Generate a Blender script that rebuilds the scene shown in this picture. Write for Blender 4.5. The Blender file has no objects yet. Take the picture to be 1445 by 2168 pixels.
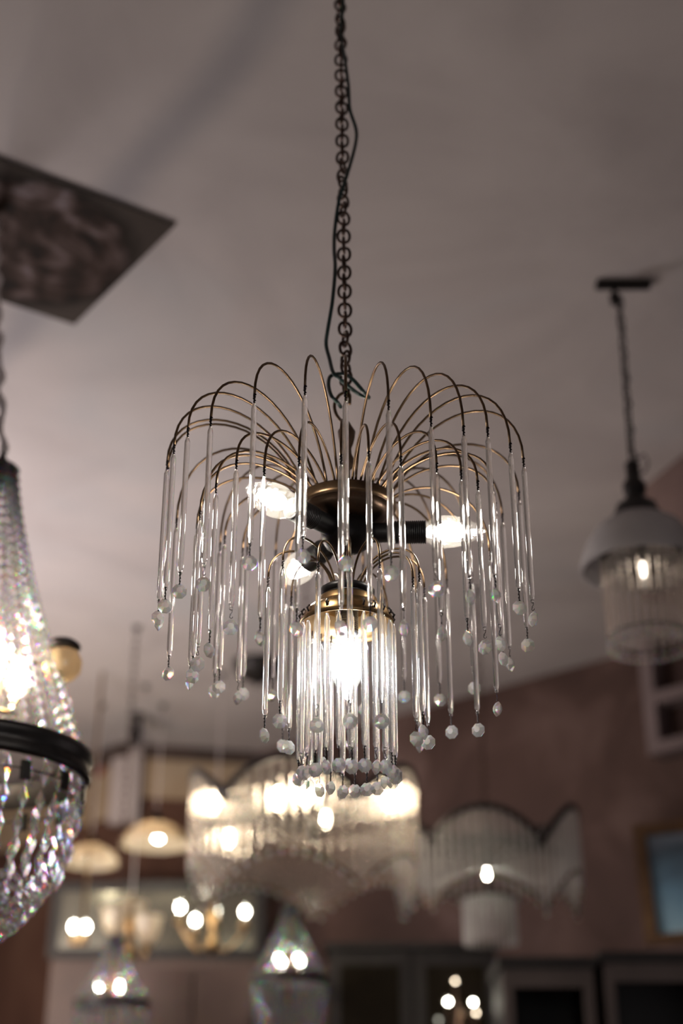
import bpy, math, random
from mathutils import Vector, Matrix
random.seed(7)
PI = math.pi
scene = bpy.context.scene
COL = scene.collection

# ------------------------------------------------------------------ camera model
F, CX, CY = 3011.0, 722.5, 1084.0
PITCH = math.radians(26.0)
CP, SP = math.cos(PITCH), math.sin(PITCH)
CZ = 1.25                       # camera height
CEIL = CZ + 1.90                # ceiling height

def ray(px, py):
    u, v = (px - CX) / F, (CY - py) / F
    return Vector((u, CP - v * SP, SP + v * CP))
def at(px, py, Y):              # world point on the sight line at forward distance Y
    d = ray(px, py); k = Y / d.y
    return Vector((d.x * k, Y, d.z * k + CZ))
def atz(px, py, z):
    d = ray(px, py); k = (z - CZ) / d.z
    return Vector((d.x * k, d.y * k, z))
def depth(p):
    return p.y * CP + (p.z - CZ) * SP
def mpp(p):                     # metres per pixel at a point
    return depth(p) / F

# ------------------------------------------------------------------ mesh builder
class MB:
    def __init__(s): s.v = []; s.f = []; s.sm = []
    def add(s, verts, faces, smooth=False):
        b = len(s.v)
        s.v += [tuple(v) for v in verts]
        s.f += [tuple(i + b for i in f) for f in faces]
        s.sm += [smooth] * len(faces)
        return s
    def lathe(s, prof, n=24, c=(0, 0, 0), M=None, smooth=True, cap=True):
        vs = []; fs = []; m = len(prof)
        for r, z in prof:
            for k in range(n):
                a = 2 * PI * k / n
                p = Vector((r * math.cos(a), r * math.sin(a), z))
                if M is not None: p = M @ p
                vs.append(p + Vector(c))
        for i in range(m - 1):
            for k in range(n):
                k2 = (k + 1) % n
                fs.append((i * n + k, i * n + k2, (i + 1) * n + k2, (i + 1) * n + k))
        if cap:
            if prof[0][0] > 1e-6: fs.append(tuple(reversed(range(n))))
            if prof[-1][0] > 1e-6: fs.append(tuple((m - 1) * n + k for k in range(n)))
        s.add(vs, fs, smooth); return s
    def tube(s, pts, r, n=8, closed=False, cap=True, smooth=True):
        pts = [Vector(p) for p in pts]; m = len(pts)
        rr = r if isinstance(r, (list, tuple)) else [r] * m
        tg = []
        for i in range(m):
            a = pts[(i - 1) % m] if closed or i > 0 else pts[0]
            b = pts[(i + 1) % m] if closed or i < m - 1 else pts[-1]
            t = (b - a); tg.append(t.normalized() if t.length > 1e-9 else Vector((0, 0, 1)))
        ref = Vector((0, 0, 1)) if abs(tg[0].z) < .9 else Vector((1, 0, 0))
        nrm = (ref - tg[0] * ref.dot(tg[0])).normalized()
        vs = []; fs = []
        for i in range(m):
            nrm = nrm - tg[i] * nrm.dot(tg[i])
            nrm = nrm.normalized() if nrm.length > 1e-6 else tg[i].orthogonal().normalized()
            bn = tg[i].cross(nrm)
            for k in range(n):
                a = 2 * PI * k / n
                vs.append(pts[i] + (nrm * math.cos(a) + bn * math.sin(a)) * rr[i])
        for i in range(m if closed else m - 1):
            j = (i + 1) % m
            for k in range(n):
                k2 = (k + 1) % n
                fs.append((i * n + k, i * n + k2, j * n + k2, j * n + k))
        if cap and not closed:
            fs.append(tuple(reversed(range(n)))); fs.append(tuple((m - 1) * n + k for k in range(n)))
        s.add(vs, fs, smooth); return s
    def box(s, lo, hi, M=None):
        x0, y0, z0 = lo; x1, y1, z1 = hi
        vs = [Vector(p) for p in ((x0, y0, z0), (x1, y0, z0), (x1, y1, z0), (x0, y1, z0), (x0, y0, z1), (x1, y0, z1), (x1, y1, z1), (x0, y1, z1))]
        if M is not None: vs = [M @ v for v in vs]
        s.add(vs, [(0, 3, 2, 1), (4, 5, 6, 7), (0, 1, 5, 4), (1, 2, 6, 5), (2, 3, 7, 6), (3, 0, 4, 7)]); return s
    def prism(s, poly, z0, z1):
        n = len(poly)
        vs = [(x, y, z0) for x, y in poly] + [(x, y, z1) for x, y in poly]
        fs = [tuple(reversed(range(n))), tuple(range(n, 2 * n))] + [(i, (i + 1) % n, n + (i + 1) % n, n + i) for i in range(n)]
        s.add(vs, fs); return s
    def ellipsoid(s, c, rx, rz, n=12, m=8, M=None):
        prof = [(rx * math.sin(PI * i / m), -rz * math.cos(PI * i / m)) for i in range(m + 1)]
        prof[0] = (1e-5, -rz); prof[-1] = (1e-5, rz)
        return s.lathe(prof, n, c, M)
    def bead(s, c, r, h, n=6, M=None):
        vs = [Vector((0, 0, h)), Vector((0, 0, -h))] + [Vector((r * math.cos(2 * PI * k / n), r * math.sin(2 * PI * k / n), 0)) for k in range(n)]
        if M is not None: vs = [M @ v for v in vs]
        vs = [v + Vector(c) for v in vs]
        s.add(vs, [(0, 2 + k, 2 + (k + 1) % n) for k in range(n)] + [(1, 2 + (k + 1) % n, 2 + k) for k in range(n)]); return s
    def octagon(s, c, R, t, rot=0.0):                # cut crystal button: girdle with crown facets on both faces, hung upright
        vs = []; fs = []
        for ri, ti in ((R * .42, -t), (R, -t * .12), (R, t * .12), (R * .42, t)):
            for k in range(8):
                a = 2 * PI * (k + .5) / 8
                x, y, z = ri * math.cos(a), ti, ri * math.sin(a) * 1.04
                vs.append(Vector((x * math.cos(rot) - y * math.sin(rot), x * math.sin(rot) + y * math.cos(rot), z)) + Vector(c))
        for i in range(3):
            for k in range(8):
                k2 = (k + 1) % 8
                fs.append((i * 8 + k, i * 8 + k2, (i + 1) * 8 + k2, (i + 1) * 8 + k))
        fs.append(tuple(reversed(range(8)))); fs.append(tuple(range(24, 32)))
        s.add(vs, fs); return s
    def mesh(s, name, m):
        me = bpy.data.meshes.new(name)
        me.from_pydata(s.v, [], s.f)
        me.polygons.foreach_set('use_smooth', s.sm)
        me.validate(); me.update()
        if m: me.materials.append(m)
        return me

def obj(name, data, m=None, parent=None, loc=(0, 0, 0), rz=0.0):
    """data: MB or an existing mesh (shared); loc is in the parent's space"""
    me = data.mesh(name, m) if isinstance(data, MB) else data
    o = bpy.data.objects.new(name, me); COL.objects.link(o)
    o.location = loc; o.rotation_euler = (0, 0, rz)
    if parent is not None: o.parent = parent
    return o
def tag(o, label=None, cat=None, group=None, kind=None):
    for k, v in (('label', label), ('category', cat), ('group', group), ('kind', kind)):
        if v: o[k] = v
    return o
def thing(name, label, cat, loc, group=None, rz=0):
    o = bpy.data.objects.new(name, None); COL.objects.link(o)
    o.location = loc; o.rotation_euler = (0, 0, rz); o.empty_display_size = .05
    return tag(o, label, cat, group)
def struct(name, mb, m, label=None):
    return tag(obj(name, mb, m), label, None, None, 'structure')

# ------------------------------------------------------------------ materials
def mat(name):
    m = bpy.data.materials.new(name); m.use_nodes = True
    nt = m.node_tree; nt.nodes.clear()
    out = nt.nodes.new('ShaderNodeOutputMaterial')
    return m, nt, out
def N(nt, kind, **kw):
    n = nt.nodes.new(kind)
    for k, v in kw.items():
        if k in n.inputs: n.inputs[k].default_value = v
        else: setattr(n, k, v)
    return n
def ramp(nt, stops):
    r = nt.nodes.new('ShaderNodeValToRGB'); e = r.color_ramp.elements
    while len(e) < len(stops): e.new(.5)
    for i, (p, c) in enumerate(stops):
        e[i].position = p; e[i].color = (*c, 1)
    return r
def pbr(name, c, rough=.5, metal=0.0, c2=None, scale=8.0, bump=0.0, detail=4):
    m, nt, out = mat(name); L = nt.links.new
    b = N(nt, 'ShaderNodeBsdfPrincipled', Roughness=rough, Metallic=metal)
    b.inputs['Base Color'].default_value = (*c, 1)
    tc = N(nt, 'ShaderNodeTexCoord'); no = N(nt, 'ShaderNodeTexNoise', Scale=scale, Detail=detail, Roughness=.6)
    L(tc.outputs['Object'], no.inputs['Vector'])
    if c2:
        r = ramp(nt, [(.32, c), (.68, c2)]); L(no.outputs['Fac'], r.inputs['Fac']); L(r.outputs['Color'], b.inputs['Base Color'])
    if bump:
        bp = N(nt, 'ShaderNodeBump', Strength=bump, Distance=.01); L(no.outputs['Fac'], bp.inputs['Height']); L(bp.outputs['Normal'], b.inputs['Normal'])
    L(b.outputs[0], out.inputs[0]); return m
def glass(name, clear=.35, ior=1.5, tint=(1, 1, 1), milk=0.0, rough=0.0, disp=0.0):
    """part straight-through, part refracting glass, optionally a little cloudy"""
    m, nt, out = mat(name); L = nt.links.new
    tr = N(nt, 'ShaderNodeBsdfTransparent'); tr.inputs[0].default_value = (*tint, 1)
    gl = N(nt, 'ShaderNodeBsdfGlass', IOR=ior, Roughness=rough); gl.inputs[0].default_value = (*tint, 1)
    mx = N(nt, 'ShaderNodeMixShader'); mx.inputs[0].default_value = 1 - clear
    src = gl
    if disp:                                        # dispersion: each primary refracts by its own index
        for c, k in (((tint[0], 0, 0), -disp), ((0, tint[1], 0), 0.0), ((0, 0, tint[2]), disp * 1.3)):
            g = N(nt, 'ShaderNodeBsdfGlass', IOR=ior + k, Roughness=rough); g.inputs[0].default_value = (*c, 1)
            if k < 0: src = g; continue
            ad = N(nt, 'ShaderNodeAddShader'); L(src.outputs[0], ad.inputs[0]); L(g.outputs[0], ad.inputs[1]); src = ad
        nt.nodes.remove(gl)
    L(tr.outputs[0], mx.inputs[1]); L(src.outputs[0], mx.inputs[2]); last = mx
    if milk:
        tl = N(nt, 'ShaderNodeBsdfTranslucent'); tl.inputs[0].default_value = (.95, .93, .9, 1)
        df = N(nt, 'ShaderNodeBsdfDiffuse'); df.inputs[0].default_value = (.9, .88, .86, 1)
        m1 = N(nt, 'ShaderNodeMixShader'); m1.inputs[0].default_value = .5; L(tl.outputs[0], m1.inputs[1]); L(df.outputs[0], m1.inputs[2])
        m2 = N(nt, 'ShaderNodeMixShader'); m2.inputs[0].default_value = milk; L(last.outputs[0], m2.inputs[1]); L(m1.outputs[0], m2.inputs[2]); last = m2
    L(last.outputs[0], out.inputs[0]); return m
def emit(name, c, k):
    m, nt, out = mat(name)
    e = N(nt, 'ShaderNodeEmission', Strength=k); e.inputs[0].default_value = (*c, 1)
    nt.links.new(e.outputs[0], out.inputs[0]); return m
def milkglass(name, c, trans=.6, scale=3.0):
    m, nt, out = mat(name); L = nt.links.new
    tc = N(nt, 'ShaderNodeTexCoord'); no = N(nt, 'ShaderNodeTexNoise', Scale=scale, Detail=3.0); L(tc.outputs['Object'], no.inputs['Vector'])
    r = ramp(nt, [(.3, tuple(x * .82 for x in c)), (.7, c)]); L(no.outputs['Fac'], r.inputs['Fac'])
    tl = N(nt, 'ShaderNodeBsdfTranslucent'); df = N(nt, 'ShaderNodeBsdfDiffuse'); gs = N(nt, 'ShaderNodeBsdfGlossy', Roughness=.2)
    L(r.outputs[0], tl.inputs[0]); L(r.outputs[0], df.inputs[0])
    a = N(nt, 'ShaderNodeMixShader'); a.inputs[0].default_value = trans; L(df.outputs[0], a.inputs[1]); L(tl.outputs[0], a.inputs[2])
    b = N(nt, 'ShaderNodeMixShader'); b.inputs[0].default_value = .06; L(a.outputs[0], b.inputs[1]); L(gs.outputs[0], b.inputs[2])
    L(b.outputs[0], out.inputs[0]); return m

M = {}
M['rod'] = glass('clear_rod_glass', .34, 1.5, (1, .995, .99), milk=.035)
M['crystal'] = glass('cut_crystal', .36, 1.62, (1, .975, .95), milk=.33, disp=.004)
M['bead'] = glass('bead_crystal', .25, 1.6, (.94, .93, .95), milk=.09, disp=.006)
M['pressed'] = glass('pressed_rod_glass', .55, 1.5, (1, .97, .94), milk=.09, rough=.0)
M['pressed_pale'] = glass('pale_rod_glass', .25, 1.5, (1, .98, .98), milk=.42, rough=.05)
M['bronze'] = pbr('aged_bronze_wire', (.12, .075, .045), .36, .95, (.20, .125, .07), 60)
M['bronze_dark'] = pbr('dark_bronze', (.085, .055, .04), .38, .9, (.16, .10, .065), 30, .1)
M['brass'] = pbr('worn_brass', (.42, .27, .12), .3, 1.0, (.30, .18, .09), 25)
M['iron'] = pbr('black_metal', (.018, .016, .016), .4, .6, (.035, .03, .03), 20)
M['chain'] = pbr('rusty_chain', (.05, .03, .024), .40, .8, (.11, .065, .05), 90)
M['wire'] = pbr('blackened_wire', (.02, .012, .012), .5, .5)
M['cord'] = pbr('dark_green_cord', (.006, .018, .017), .32, 0, (.01, .026, .024), 20)
M['socket'] = pbr('black_plastic_socket', (.02, .019, .02), .38, 0, (.032, .03, .03), 40)
M['bulb_main'] = emit('white_bulb_glow', (1, .93, .82), 70)
M['bulb_down'] = emit('cool_bulb_glow', (.93, .97, 1), 110)
M['bulb_warm'] = emit('warm_bulb_glow', (1, .80, .55), 85)
M['bulb_dim'] = emit('dim_bulb_glow', (1, .82, .60), 14)
M['bulb_rim'] = emit('amber_bulb_glow', (1, .83, .60), 55)
M['bulb_faint'] = emit('faint_bulb_glow', (1, .84, .68), 4.5)
M['bulb_far'] = emit('far_bulb_glow', (1, .95, .78), 60)
M['milk'] = milkglass('cream_glass_shade', (.56, .46, .35), .5)
M['milk_white'] = milkglass('white_opal_shade', (.62, .59, .59), .25, 9.0)
M['tan_shade'] = milkglass('tan_shade', (.70, .55, .36), .45)
M['gauze'] = pbr('beige_chain_cover', (.62, .54, .50), .9, 0, (.82, .77, .80), 40)

# crackle glass of the bulbs
m, nt, out = mat('crackle_bulb_glass'); L = nt.links.new
tc = N(nt, 'ShaderNodeTexCoord'); vo = N(nt, 'ShaderNodeTexVoronoi', Scale=160.0); L(tc.outputs['Object'], vo.inputs['Vector'])
bp = N(nt, 'ShaderNodeBump', Strength=.6, Distance=.002); L(vo.outputs['Distance'], bp.inputs['Height'])
tr = N(nt, 'ShaderNodeBsdfTransparent'); gs = N(nt, 'ShaderNodeBsdfGlossy', Roughness=.15); L(bp.outputs[0], gs.inputs['Normal'])
tl = N(nt, 'ShaderNodeBsdfTranslucent'); tl.inputs[0].default_value = (.9, .88, .8, 1)
a = N(nt, 'ShaderNodeMixShader'); a.inputs[0].default_value = .08; L(tr.outputs[0], a.inputs[1]); L(gs.outputs[0], a.inputs[2])
b = N(nt, 'ShaderNodeMixShader'); b.inputs[0].default_value = .012; L(a.outputs[0], b.inputs[1]); L(tl.outputs[0], b.inputs[2])
L(b.outputs[0], out.inputs[0]); M['crackle'] = m

# plaster ceiling: mottled warm grey wash with bluish patches
m, nt, out = mat('mottled_plaster_ceiling'); L = nt.links.new
b = N(nt, 'ShaderNodeBsdfPrincipled', Roughness=.85); tc = N(nt, 'ShaderNodeTexCoord')
n1 = N(nt, 'ShaderNodeTexNoise', Scale=1.7, Detail=5.0, Roughness=.55, Distortion=.6); L(tc.outputs['Object'], n1.inputs['Vector'])
r1 = ramp(nt, [(.30, (.40, .36, .36)), (.55, (.50, .455, .452)), (.75, (.55, .505, .50))]); L(n1.outputs['Fac'], r1.inputs['Fac'])
n2 = N(nt, 'ShaderNodeTexNoise', Scale=1.1, Detail=3.0, Distortion=.8); mp = N(nt, 'ShaderNodeMapping'); mp.inputs['Location'].default_value = (3.7, 1.2, 0)
L(tc.outputs['Object'], mp.inputs['Vector']); L(mp.outputs[0], n2.inputs['Vector'])
r2 = ramp(nt, [(.50, (0, 0, 0)), (.68, (.55, .55, .55))]); L(n2.outputs['Fac'], r2.inputs['Fac'])
mx = N(nt, 'ShaderNodeMixRGB'); mx.inputs[2].default_value = (.40, .41, .43, 1); L(r2.outputs[0], mx.inputs[0]); L(r1.outputs[0], mx.inputs[1])
# a darker bluish streak with uneven edges, tinted diagonally across the plaster
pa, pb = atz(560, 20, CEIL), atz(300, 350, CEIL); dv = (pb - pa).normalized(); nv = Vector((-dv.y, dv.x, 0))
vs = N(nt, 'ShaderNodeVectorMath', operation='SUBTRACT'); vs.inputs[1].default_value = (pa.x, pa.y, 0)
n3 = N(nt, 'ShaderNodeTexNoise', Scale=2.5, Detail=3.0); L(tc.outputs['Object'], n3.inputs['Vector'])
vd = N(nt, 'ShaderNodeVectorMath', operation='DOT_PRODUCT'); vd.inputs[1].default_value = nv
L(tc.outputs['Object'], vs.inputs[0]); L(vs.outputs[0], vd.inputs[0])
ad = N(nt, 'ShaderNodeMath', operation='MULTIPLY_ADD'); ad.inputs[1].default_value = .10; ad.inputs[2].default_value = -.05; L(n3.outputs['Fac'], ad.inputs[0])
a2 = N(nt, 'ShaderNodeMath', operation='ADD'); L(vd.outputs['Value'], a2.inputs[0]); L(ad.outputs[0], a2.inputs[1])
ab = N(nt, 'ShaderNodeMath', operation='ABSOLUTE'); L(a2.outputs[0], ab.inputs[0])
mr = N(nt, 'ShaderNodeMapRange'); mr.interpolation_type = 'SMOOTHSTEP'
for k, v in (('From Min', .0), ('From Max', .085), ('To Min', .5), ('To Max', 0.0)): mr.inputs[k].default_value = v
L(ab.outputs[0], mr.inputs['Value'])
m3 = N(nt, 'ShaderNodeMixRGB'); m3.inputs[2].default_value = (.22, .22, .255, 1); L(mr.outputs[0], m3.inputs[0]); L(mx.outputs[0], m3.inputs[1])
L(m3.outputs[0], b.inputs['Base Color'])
bp = N(nt, 'ShaderNodeBump', Strength=.15, Distance=.02); L(n1.outputs['Fac'], bp.inputs['Height']); L(bp.outputs[0], b.inputs['Normal'])
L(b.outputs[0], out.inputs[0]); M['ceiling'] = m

def washwall(name, c1, c2, c3, scale=2.2):
    m, nt, out = mat(name); L = nt.links.new
    b = N(nt, 'ShaderNodeBsdfPrincipled', Roughness=.8); tc = N(nt, 'ShaderNodeTexCoord')
    n1 = N(nt, 'ShaderNodeTexNoise', Scale=scale, Detail=6.0, Roughness=.6, Distortion=.7); L(tc.outputs['Object'], n1.inputs['Vector'])
    r1 = ramp(nt, [(.30, c1), (.52, c2), (.70, c3)]); L(n1.outputs['Fac'], r1.inputs['Fac']); L(r1.outputs[0], b.inputs['Base Color'])
    bp = N(nt, 'ShaderNodeBump', Strength=.2, Distance=.02); L(n1.outputs['Fac'], bp.inputs['Height']); L(bp.outputs[0], b.inputs['Normal'])
    L(b.outputs[0], out.inputs[0]); return m
M['wall'] = washwall('terracotta_wash_plaster', (.042, .019, .014), (.078, .040, .032), (.15, .092, .08))
M['wall_left'] = washwall('warm_terracotta_plaster', (.068, .029, .017), (.115, .052, .032), (.15, .076, .048), 1.8)
M['frieze'] = washwall('tan_plaster_band', (.33, .225, .14), (.42, .31, .20), (.48, .38, .27), 3)
M['soffit'] = washwall('dark_brown_plaster', (.10, .06, .055), (.15, .095, .085), (.19, .125, .11))
M['cornice'] = pbr('dark_stained_cornice', (.05, .035, .03), .6, 0, (.09, .06, .05), 12)
M['floor'] = pbr('worn_floorboards', (.09, .05, .03), .5, 0, (.14, .085, .05), 5)
M['walnut'] = pbr('brown_wood', (.075, .042, .032), .5, 0, (.105, .06, .045), 4)
M['ebony'] = pbr('dark_stained_wood', (.010, .008, .0075), .6, 0, (.018, .014, .013), 6)
M['doorframe'] = pbr('grey_brown_wood', (.07, .054, .048), .55, 0, (.10, .077, .07), 6)
M['inside'] = pbr('black_cabinet_interior', (.006, .005, .006), .5)
M['gilt'] = pbr('gilded_wood', (.16, .085, .035), .42, .35, (.10, .05, .022), 18)
M['shelfwood'] = pbr('dusty_pink_painted_wood', (.22, .165, .17), .7, 0, (.18, .135, .135), 8)
M['shelfback'] = pbr('dark_recess_back', (.05, .022, .018), .7)
M['mirror'] = pbr('aged_mirror_glass', (.30, .28, .22), .22, .85, (.20, .185, .15), 1.3)
M['milkpaint'] = pbr('pale_grey_plaster', (.42, .36, .35), .8, 0, (.5, .44, .42), 6)
M['red'] = pbr('dark_red_cloth', (.20, .01, .012), .7)

# ------------------------------------------------------------------ the room
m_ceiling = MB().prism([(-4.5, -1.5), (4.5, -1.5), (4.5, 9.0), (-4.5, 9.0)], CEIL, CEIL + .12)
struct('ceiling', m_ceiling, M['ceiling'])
struct('floor', MB().prism([(-4.5, -1.5), (4.5, -1.5), (4.5, 9.0), (-4.5, 9.0)], -.1, 0), M['floor'])
P0 = Vector((.34, 5.80, 0)); WD = Vector((.70, -.63, 0)).normalized(); WN = Vector((-WD.y, WD.x, 0)) * -1   # WN points into the room
def onwall(s, off=0.0, z=0.0):
    p = P0 + WD * s + WN * off
    return Vector((p.x, p.y, z))
def wallbox(mb, s0, s1, o0, o1, z0, z1):
    a, b, c, d = onwall(s0, o0), onwall(s1, o0), onwall(s1, o1), onwall(s0, o1)
    return mb.prism([(a.x, a.y), (b.x, b.y), (c.x, c.y), (d.x, d.y)], z0, z1)
struct('wall_right', wallbox(MB(), -1.2, 5.0, -.15, 0, 0, CEIL), M['wall'])
C0 = onwall(-1.02); C1 = Vector((-.94, 6.37, 0)); C2 = Vector((-2.9, 8.45, 0))
def slab(a, b, t, z0, z1, mb=None):                 # vertical slab from a to b, thickness t away from the room (+) or into it (-)
    d = (b - a).normalized(); n = Vector((-d.y, d.x, 0)) * t
    if n.y < 0 and t > 0 or n.y > 0 and t < 0: n = -n
    poly = [(a.x, a.y), (b.x, b.y), (b.x + n.x, b.y + n.y), (a.x + n.x, a.y + n.y)]
    return (mb or MB()).prism(poly, z0, z1)
struct('wall_back', slab(C1, C0 + (C0 - C1) * .05, .15, 0, CEIL), M['wall_left'])
struct('wall_left', slab(C2, C1, .15, 0, CEIL), M['wall_left'])
struct('trim_1', slab(C1 + Vector((-.02, -.02, 0)), C0, -.05, CEIL - .055, CEIL - .001), M['cornice'])
struct('trim_2', slab(C2, C1 + Vector((-.02, -.05, 0)), -.05, CEIL - .055, CEIL - .001), M['cornice'])
struct('trim_3', slab(C1 + Vector((-.006, -.006, 0)), C0, -.012, CEIL - .235, CEIL - .055), M['frieze'])
struct('trim_4', slab(C2, C1 + Vector((-.006, -.012, 0)), -.012, CEIL - .30, CEIL - .055), M['frieze'])
struct('ceiling_beam', MB().prism([(.86, 3.80), (.985, 3.46), (2.2, 3.1), (2.2, 4.4)], CEIL - .33, CEIL - .001), M['soffit'])

# ------------------------------------------------------------------ shared small meshes
def rod_mesh(Lr, r=.0034, mname='rod', name='glass_rod'):
    prof = [(.0006, 0), (.0019, -.0008), (.0021, -.0035), (r * .93, -.0065), (r, -.011), (r, -Lr + .011), (r * .93, -Lr + .0075), (.0019, -Lr + .0045), (.0024, -Lr + .0025), (.0016, -Lr + .0006), (.0005, -Lr)]
    return MB().lathe(prof[::-1], 16).mesh(name, M[mname])
def wire_mesh(Lw=.0125):                             # the twisted bow-tie pin between a rod and its crystal
    mb = MB(); n = 9
    mb.tube([(0.0004 * math.sin(i * 2.3), 0.0004 * math.cos(i * 2.3), .0028 - (Lw + .0028) * i / (n - 1)) for i in range(n)],
            [.0006 if i % 2 else .0013 for i in range(n)], 6)
    return mb.mesh('wire_pin', M['wire'])
def wire_loop_mesh(Lw=.0125):                        # open hooked pin
    mb = MB()
    pts = [(.0019 * math.sin(t), 0, .0012 + .0019 * math.cos(t)) for t in [x * .5 for x in range(-2, 9)]]
    pts += [(-.0008, 0, -.004), (.0012, 0, -.006)] + [(.0017 * math.sin(t) - .0003, 0, -.0085 - .0019 * math.cos(t + PI)) for t in [x * .6 for x in range(0, 9)]]
    mb.tube(pts, .00045, 5)
    return mb.mesh('wire_pin', M['wire'])
WIRE = wire_mesh(); LOOP = wire_loop_mesh()
CRYST = [MB().octagon((0, 0, -.0088), .0088, .0046).mesh('crystal_drop', M['crystal']),
         MB().octagon((0, 0, -.0082), .0082, .0046).mesh('crystal_drop', M['crystal'])]

def link_chain(mb, top, bot, pitch, lw, wr, n=8, twist=0.0, phase=0.0):
    d = bot - top; k = max(1, round(d.length / pitch)); ax = d.normalized()
    e1 = ax.orthogonal().normalized(); e1 = Vector((1, 0, 0)) - ax * ax.x; e1.normalize(); e2 = ax.cross(e1)
    ll = d.length / k * 1.42
    for i in range(k):
        c = top + d * ((i + .5) / k)
        a = phase + (PI / 2) * (i % 2) + twist * math.sin(i * .16)
        w = e1 * math.cos(a) + e2 * math.sin(a)
        pts = []
        for j in range(14):
            t = 2 * PI * j / 14
            s = math.copysign(abs(math.sin(t)) ** .75, math.sin(t)); q = math.cos(t)
            pts.append(c + w * (s * lw / 2) + ax * (q * ll / 2))
        mb.tube(pts, wr, n, closed=True)

def bezier(p0, p1, p2, p3, n):
    out = []
    for i in range(n + 1):
        t = i / n; s = 1 - t
        out.append(tuple(p0[k] * s ** 3 + 3 * p1[k] * s * s * t + 3 * p2[k] * s * t * t + p3[k] * t ** 3 for k in range(len(p0))))
    return out
def catmull(pts, n=8):
    P = [Vector(p) for p in pts]; P = [P[0] * 2 - P[1]] + P + [P[-1] * 2 - P[-2]]; out = []
    for i in range(1, len(P) - 2):
        for j in range(n):
            t = j / n; a, b, c, d = P[i - 1], P[i], P[i + 1], P[i + 2]
            out.append(.5 * ((2 * b) + (c - a) * t + (2 * a - 5 * b + 4 * c - d) * t * t + (3 * b - a - 3 * c + d) * t ** 3))
    out.append(P[-2]); return out

def candle_bulb(parent, pos, axis, core, env='crackle', Lb=.078, R=.0205, cr=.0115, cl=.021, name='bulb', loc0=Vector((0, 0, 0))):
    """flame bulb: base at pos, pointing along axis; glass envelope with a glowing core inside"""
    axis = Vector(axis).normalized()
    Mx = axis.to_track_quat('Z', 'Y').to_matrix()
    prof = [(.0095, 0), (R * .55, Lb * .04), (R * .86, Lb * .16), (R, Lb * .34), (R * .96, Lb * .5), (R * .78, Lb * .68), (R * .5, Lb * .84), (R * .2, Lb * .95), (.0006, Lb)]
    g = obj(name, MB().lathe(prof, 24, pos - loc0, Mx), M[env], parent)
    obj('glowing_filament', MB().ellipsoid(pos + axis * Lb * .42 - loc0, cr, cl, 10, 8, Mx), core, g)
    return g

# ------------------------------------------------------------------ MAIN WATERFALL CHANDELIER
D = 1.60
AX = Vector((.0065, D, 0))
def ratio(py):
    d = ray(CX, py); return d.z / d.y
def fit(px, py, R, back=False):
    th = 0.0
    for _ in range(40):
        Y = D + (R * abs(math.cos(th)) if back else -R * abs(math.cos(th)))
        z = ratio(py) * Y; dp = Y * CP + z * SP
        sx = max(-.9995, min(.9995, ((px - CX) * dp / F - AX.x) / R))
        th = th * .5 + math.asin(sx) * .5
    a = th if not back else PI - th
    return a, z + CZ
def polar(a, r, z):
    return Vector((AX.x + r * math.sin(a), D - r * math.cos(a), z))
root = thing('waterfall_chandelier', 'large lit three-tier bronze chandelier with arching wires and long hanging glass rods, in sharp focus', 'chandelier', (AX.x, D, CZ + .79))
RL = Vector(root.location)
def part(name, mb, m, parent=root): return obj(name, mb, m, parent)
def rel(p): return Vector(p) - RL

R1, R2, R3, R4 = .226, .187, .098, .056
ZD = CZ + .789                                        # underside plate level
outer = [fit(*p, R1) for p in ((645, 836), (538, 853), (731, 848), (822, 867), (912, 902), (981, 921), (1032, 924), (1080, 957), (1108, 988), (445.5, 902), (397, 924), (367.6, 960), (353, 993), (335, 1008))]
outer += [fit(*p, R1, True) for p in ((373, 1116), (1098, 1059), (1063, 1105), (583, 1182))]
outer += [(math.radians(a), CZ + .805 + random.uniform(-.012, .012)) for a in (133, 147, 160, 174, 188, 217, 229)]
mid = [fit(*p, R2) for p in ((559, 1008), (500, 993), (457, 1043), (721.5, 982), (780, 975), (848, 986), (632.5, 987), (924, 1000), (976, 1015), (1011, 1037), (1042, 1040), (433, 1075), (423, 1101))]
mid += [fit(*p, R2, True) for p in ((414, 1127), (1049, 1082), (475, 1152), (513, 1178))]
mid += [(math.radians(a), CZ + .735 + random.uniform(-.012, .012)) for a in (104, 120, 135, 150, 164, 178, 192, 206)]
low = [fit(*p, R3) for p in ((567, 1240), (598, 1205), (673, 1208), (740, 1198), (803, 1200), (873.5, 1240), (887, 1229))]
low += [fit(*p, R3, True) for p in ((898, 1262), (616, 1280))]
low += [(math.radians(a), CZ + .67) for a in (148, 178, 196)]

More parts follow.
